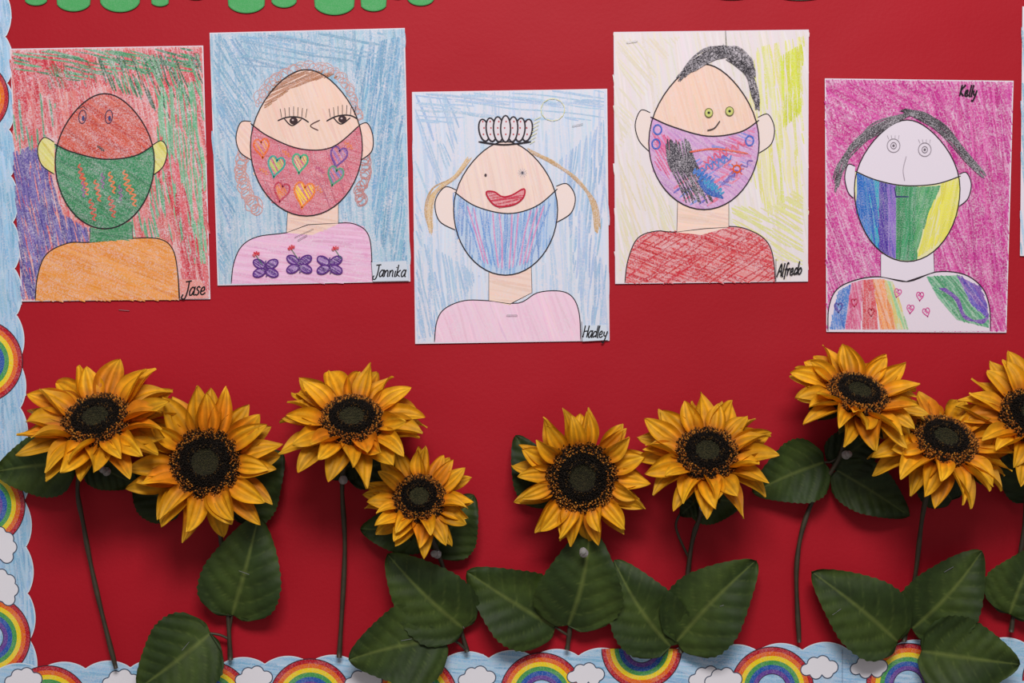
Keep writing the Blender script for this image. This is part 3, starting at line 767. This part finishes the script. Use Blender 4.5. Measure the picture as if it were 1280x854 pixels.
    tube(V,F,pts,[srad*(1+.12*math.sin(i*.9)) for i in range(len(pts))],8)
    for tw in twigs:
        pp=[Vector(v) for v in cr([tuple(P(*v)) for v in tw],6)]
        tube(V,F,pp,[.0015]*len(pp),6)
    mesh_obj('stem',V,F,SM,None,True,par,par.location)
    for i,lf in enumerate(leaves):
        leaf('leaf_%d'%(i+1),par,*lf[:3],**(lf[3] if len(lf)>3 else {}))
    return par
sunflower(121,526,41,44,-2,58,[(98,600,.02),(105,660,.012),(121,740,.009),(145,836,.009)],
  [((92,580),(-6,590),76,dict(d0=.02,d1=.014)),((112,574),(172,606),50,dict(d0=.018,d1=.012,tone=.8))],seed=1,nP=15,d=.062)
sunflower(257,579,42,14,6,56,[(272,650,.03),(282,720,.016),(288,825,.009)],
  [((288,640),(352,566),86,dict(d0=.012,d1=.015,tone=.8)),((225,640),(166,585),60,dict(d0=.012,d1=.012,tone=.7)),
   ((290,769),(322,646),96,dict(d0=.014,d1=.03)),((263,792),(172,862),98,dict(d0=.014,d1=.03))],
  twigs=[[(288,800,.010),(275,794,.012),(262,792,.014)],[(287,790,.010),(290,769,.014)]],seed=2,nP=14,d=.058)
sunflower(440,526,39,46,4,55,[(428,600,.02),(431,690,.01),(424,822,.009)],
  [((436,590),(508,572),50,dict(tone=.7)),((450,575),(412,598),34,dict(tone=.7))],seed=3,nP=15,d=.062)
sunflower(524,624,31,32,3,41,[(548,692,.02),(564,745,.012),(584,815,.009)],
  [((540,658),(450,662),62,dict(tone=.9)),((543,688),(592,620),74,dict(tone=.9)),((580,786),(484,694),90,dict(d0=.014,d1=.03)),((554,798),(436,826),98,dict(d0=.016,d1=.034))],
  twigs=[[(570,760,.012),(580,786,.014)],[(582,812,.01),(570,802,.012),(554,798,.016)]],seed=4,nP=14,d=.055)
sunflower(727,597,42,2,3,46,[(722,690,.03),(713,780,.012),(709,812,.009)],
  [((692,628),(645,545),62,dict(tone=.75)),((710,782),(738,662),102,dict(d0=.016,d1=.04)),((694,784),(584,716),94,dict(d0=.012,d1=.024)),((838,808),(768,702),88,dict(d0=.012,d1=.024))],
  twigs=[[(711,795,.01),(703,790,.012),(694,784,.012)]],seed=5,nP=15,d=.05)
sunflower(884,568,38,40,-3,52,[(876,640,.02),(863,690,.012),(851,816,.009)],
  [((862,622),(930,628),60,dict(tone=.8)),((846,802),(946,702),96,dict(d0=.014,d1=.03)),((880,620),(850,645),36,dict(tone=.7))],
  twigs=[[(880,640,.02),(868,660,.016),(864,680,.012)],[(862,700,.01),(845,660,.014),(852,640,.014)]],seed=6,nP=14,d=.06)
sunflower(1072,494,37,50,12,52,[(1050,570,.02),(1012,635,.012),(996,705,.01),(999,803,.009)],
  [((1030,578),(942,616),76,dict(d0=.014,d1=.02)),((1046,588),(1138,646),62,dict(tone=.8)),((1040,580),(1100,535),60,dict(tone=.65))],
  twigs=[[(1050,570,.015),(1040,577,.014),(1030,578,.014)]],seed=7,nP=15,d=.062)
sunflower(1180,552,39,46,8,56,[(1154,640,.03),(1144,720,.014),(1130,802,.009)],
  [((1122,802),(1016,716),90,dict(d0=.014,d1=.026)),((1140,786),(1229,690),90,dict(d0=.014,d1=.03)),((1152,814),(1276,832),96,dict(d0=.018,d1=.036)),((1190,625),(1140,560),60,dict(tone=.65))],
  e0=4,e1=-14,seed=8,nP=14,d=.075)
sunflower(1292,520,40,36,-8,54,[(1282,640,.02),(1272,720,.012),(1264,790,.009)],
  [((1262,768),(1300,684),84,dict(d0=.014,d1=.02)),((1290,620),(1255,560),56,dict(tone=.7))],seed=9,nP=14,d=.062)

# ================= PINS, STAPLES
def pin_mat():
    m,nt,b=newmat('clear_pin_plastic'); tc=N(nt,'ShaderNodeTexCoord'); no=N(nt,'ShaderNodeTexNoise'); no.inputs['Scale'].default_value=90
    nt.links.new(tc.outputs['Object'],no.inputs['Vector']); r=N(nt,'ShaderNodeValToRGB'); r.color_ramp.elements[0].color=(.45,.42,.42,1); r.color_ramp.elements[1].color=(.75,.72,.72,1)
    nt.links.new(no.outputs['Fac'],r.inputs['Fac']); nt.links.new(r.outputs['Color'],b.inputs['Base Color'])
    b.inputs['Roughness'].default_value=.12; b.inputs['Transmission Weight'].default_value=.6; return m
PN=pin_mat(); STM=simple('staple_steel',(170,170,175),.35,.9,scale=50)
def pin(px,py,d):
    c=P(px,py,d); q=Vector((U(-.4,.4),-1,U(-.1,.5))).normalized().to_track_quat('Z','Y')
    pr=[(.0004,-.012),(.0004,0),(.0046,.0),(.0050,.0012),(.0024,.0022),(.0021,.0075),(.0036,.009),(.0038,.0115),(.0001,.012)]
    V=[];F=[];n=14
    for r,z in pr:
        for j in range(n):
            a=2*math.pi*j/n; V.append(c+q@Vector((r*math.cos(a),r*math.sin(a),z)))
    for i in range(len(pr)-1):
        for j in range(n): F.append((i*n+j,i*n+(j+1)%n,(i+1)*n+(j+1)%n,(i+1)*n+j))
    mesh_obj('pushpin',V,F,PN,None,True,None,c)
for p in ((429,600,.024),(547,693,.024),(730,692,.048),(879,634,.026),(1057,569,.026),(134,590,.022)): pin(*p)
def staple(px,py,d,ang,ln=13):
    c=P(px,py,d); a=math.radians(ang); ux=Vector((math.cos(a),0,math.sin(a)))
    h=ln*S/2; pts=[c-ux*h+Vector((0,.0008,0)),c-ux*h,c+ux*h,c+ux*h+Vector((0,.0008,0))]
    V=[];F=[]; tube(V,F,pts,[.00035]*4,6); mesh_obj('staple',V,F,STM,None,False,None,c)
for p in ((155,388,.0014,-5),(640,394,.0042,0),(790,52,.0042,8),(722,156,.0042,12),(378,297,.0042,30),(305,716,.032,-20),(1052,562,.012,60),(1186,712,.03,30),(618,764,.022,-20),(906,756,.03,20),(906,61,.0044,-75),(508,800,.034,10),(1046,765,.03,35),(232,808,.036,50)): staple(*p)

# ================= LIGHTS / CAMERA / WORLD
def area(name,loc,target,size,sy,power,col):
    l=bpy.data.lights.new(name,'AREA'); l.shape='RECTANGLE'; l.size=size; l.size_y=sy; l.energy=power; l.color=col
    o=bpy.data.objects.new(name,l); o.location=loc; o.rotation_euler=(Vector(target)-Vector(loc)).to_track_quat('-Z','Y').to_euler(); return link(o)
area('ceiling_light_panel',(0.1,-2.0,2.95),(0,0,1.42),1.2,.6,55,(1,.965,.95))
w=bpy.data.worlds.new('World'); sc.world=w; w.use_nodes=True
w.node_tree.nodes['Background'].inputs[0].default_value=(.99,.95,.98,1); w.node_tree.nodes['Background'].inputs[1].default_value=.32
cam=bpy.data.cameras.new('camera'); co=bpy.data.objects.new('camera',cam); link(co)
co.location=(0,-D,Z0); co.rotation_euler=(math.radians(90),0,0)
cam.sensor_width=36; cam.lens=36*D/(1280*S); cam.clip_start=.01
sc.camera=co
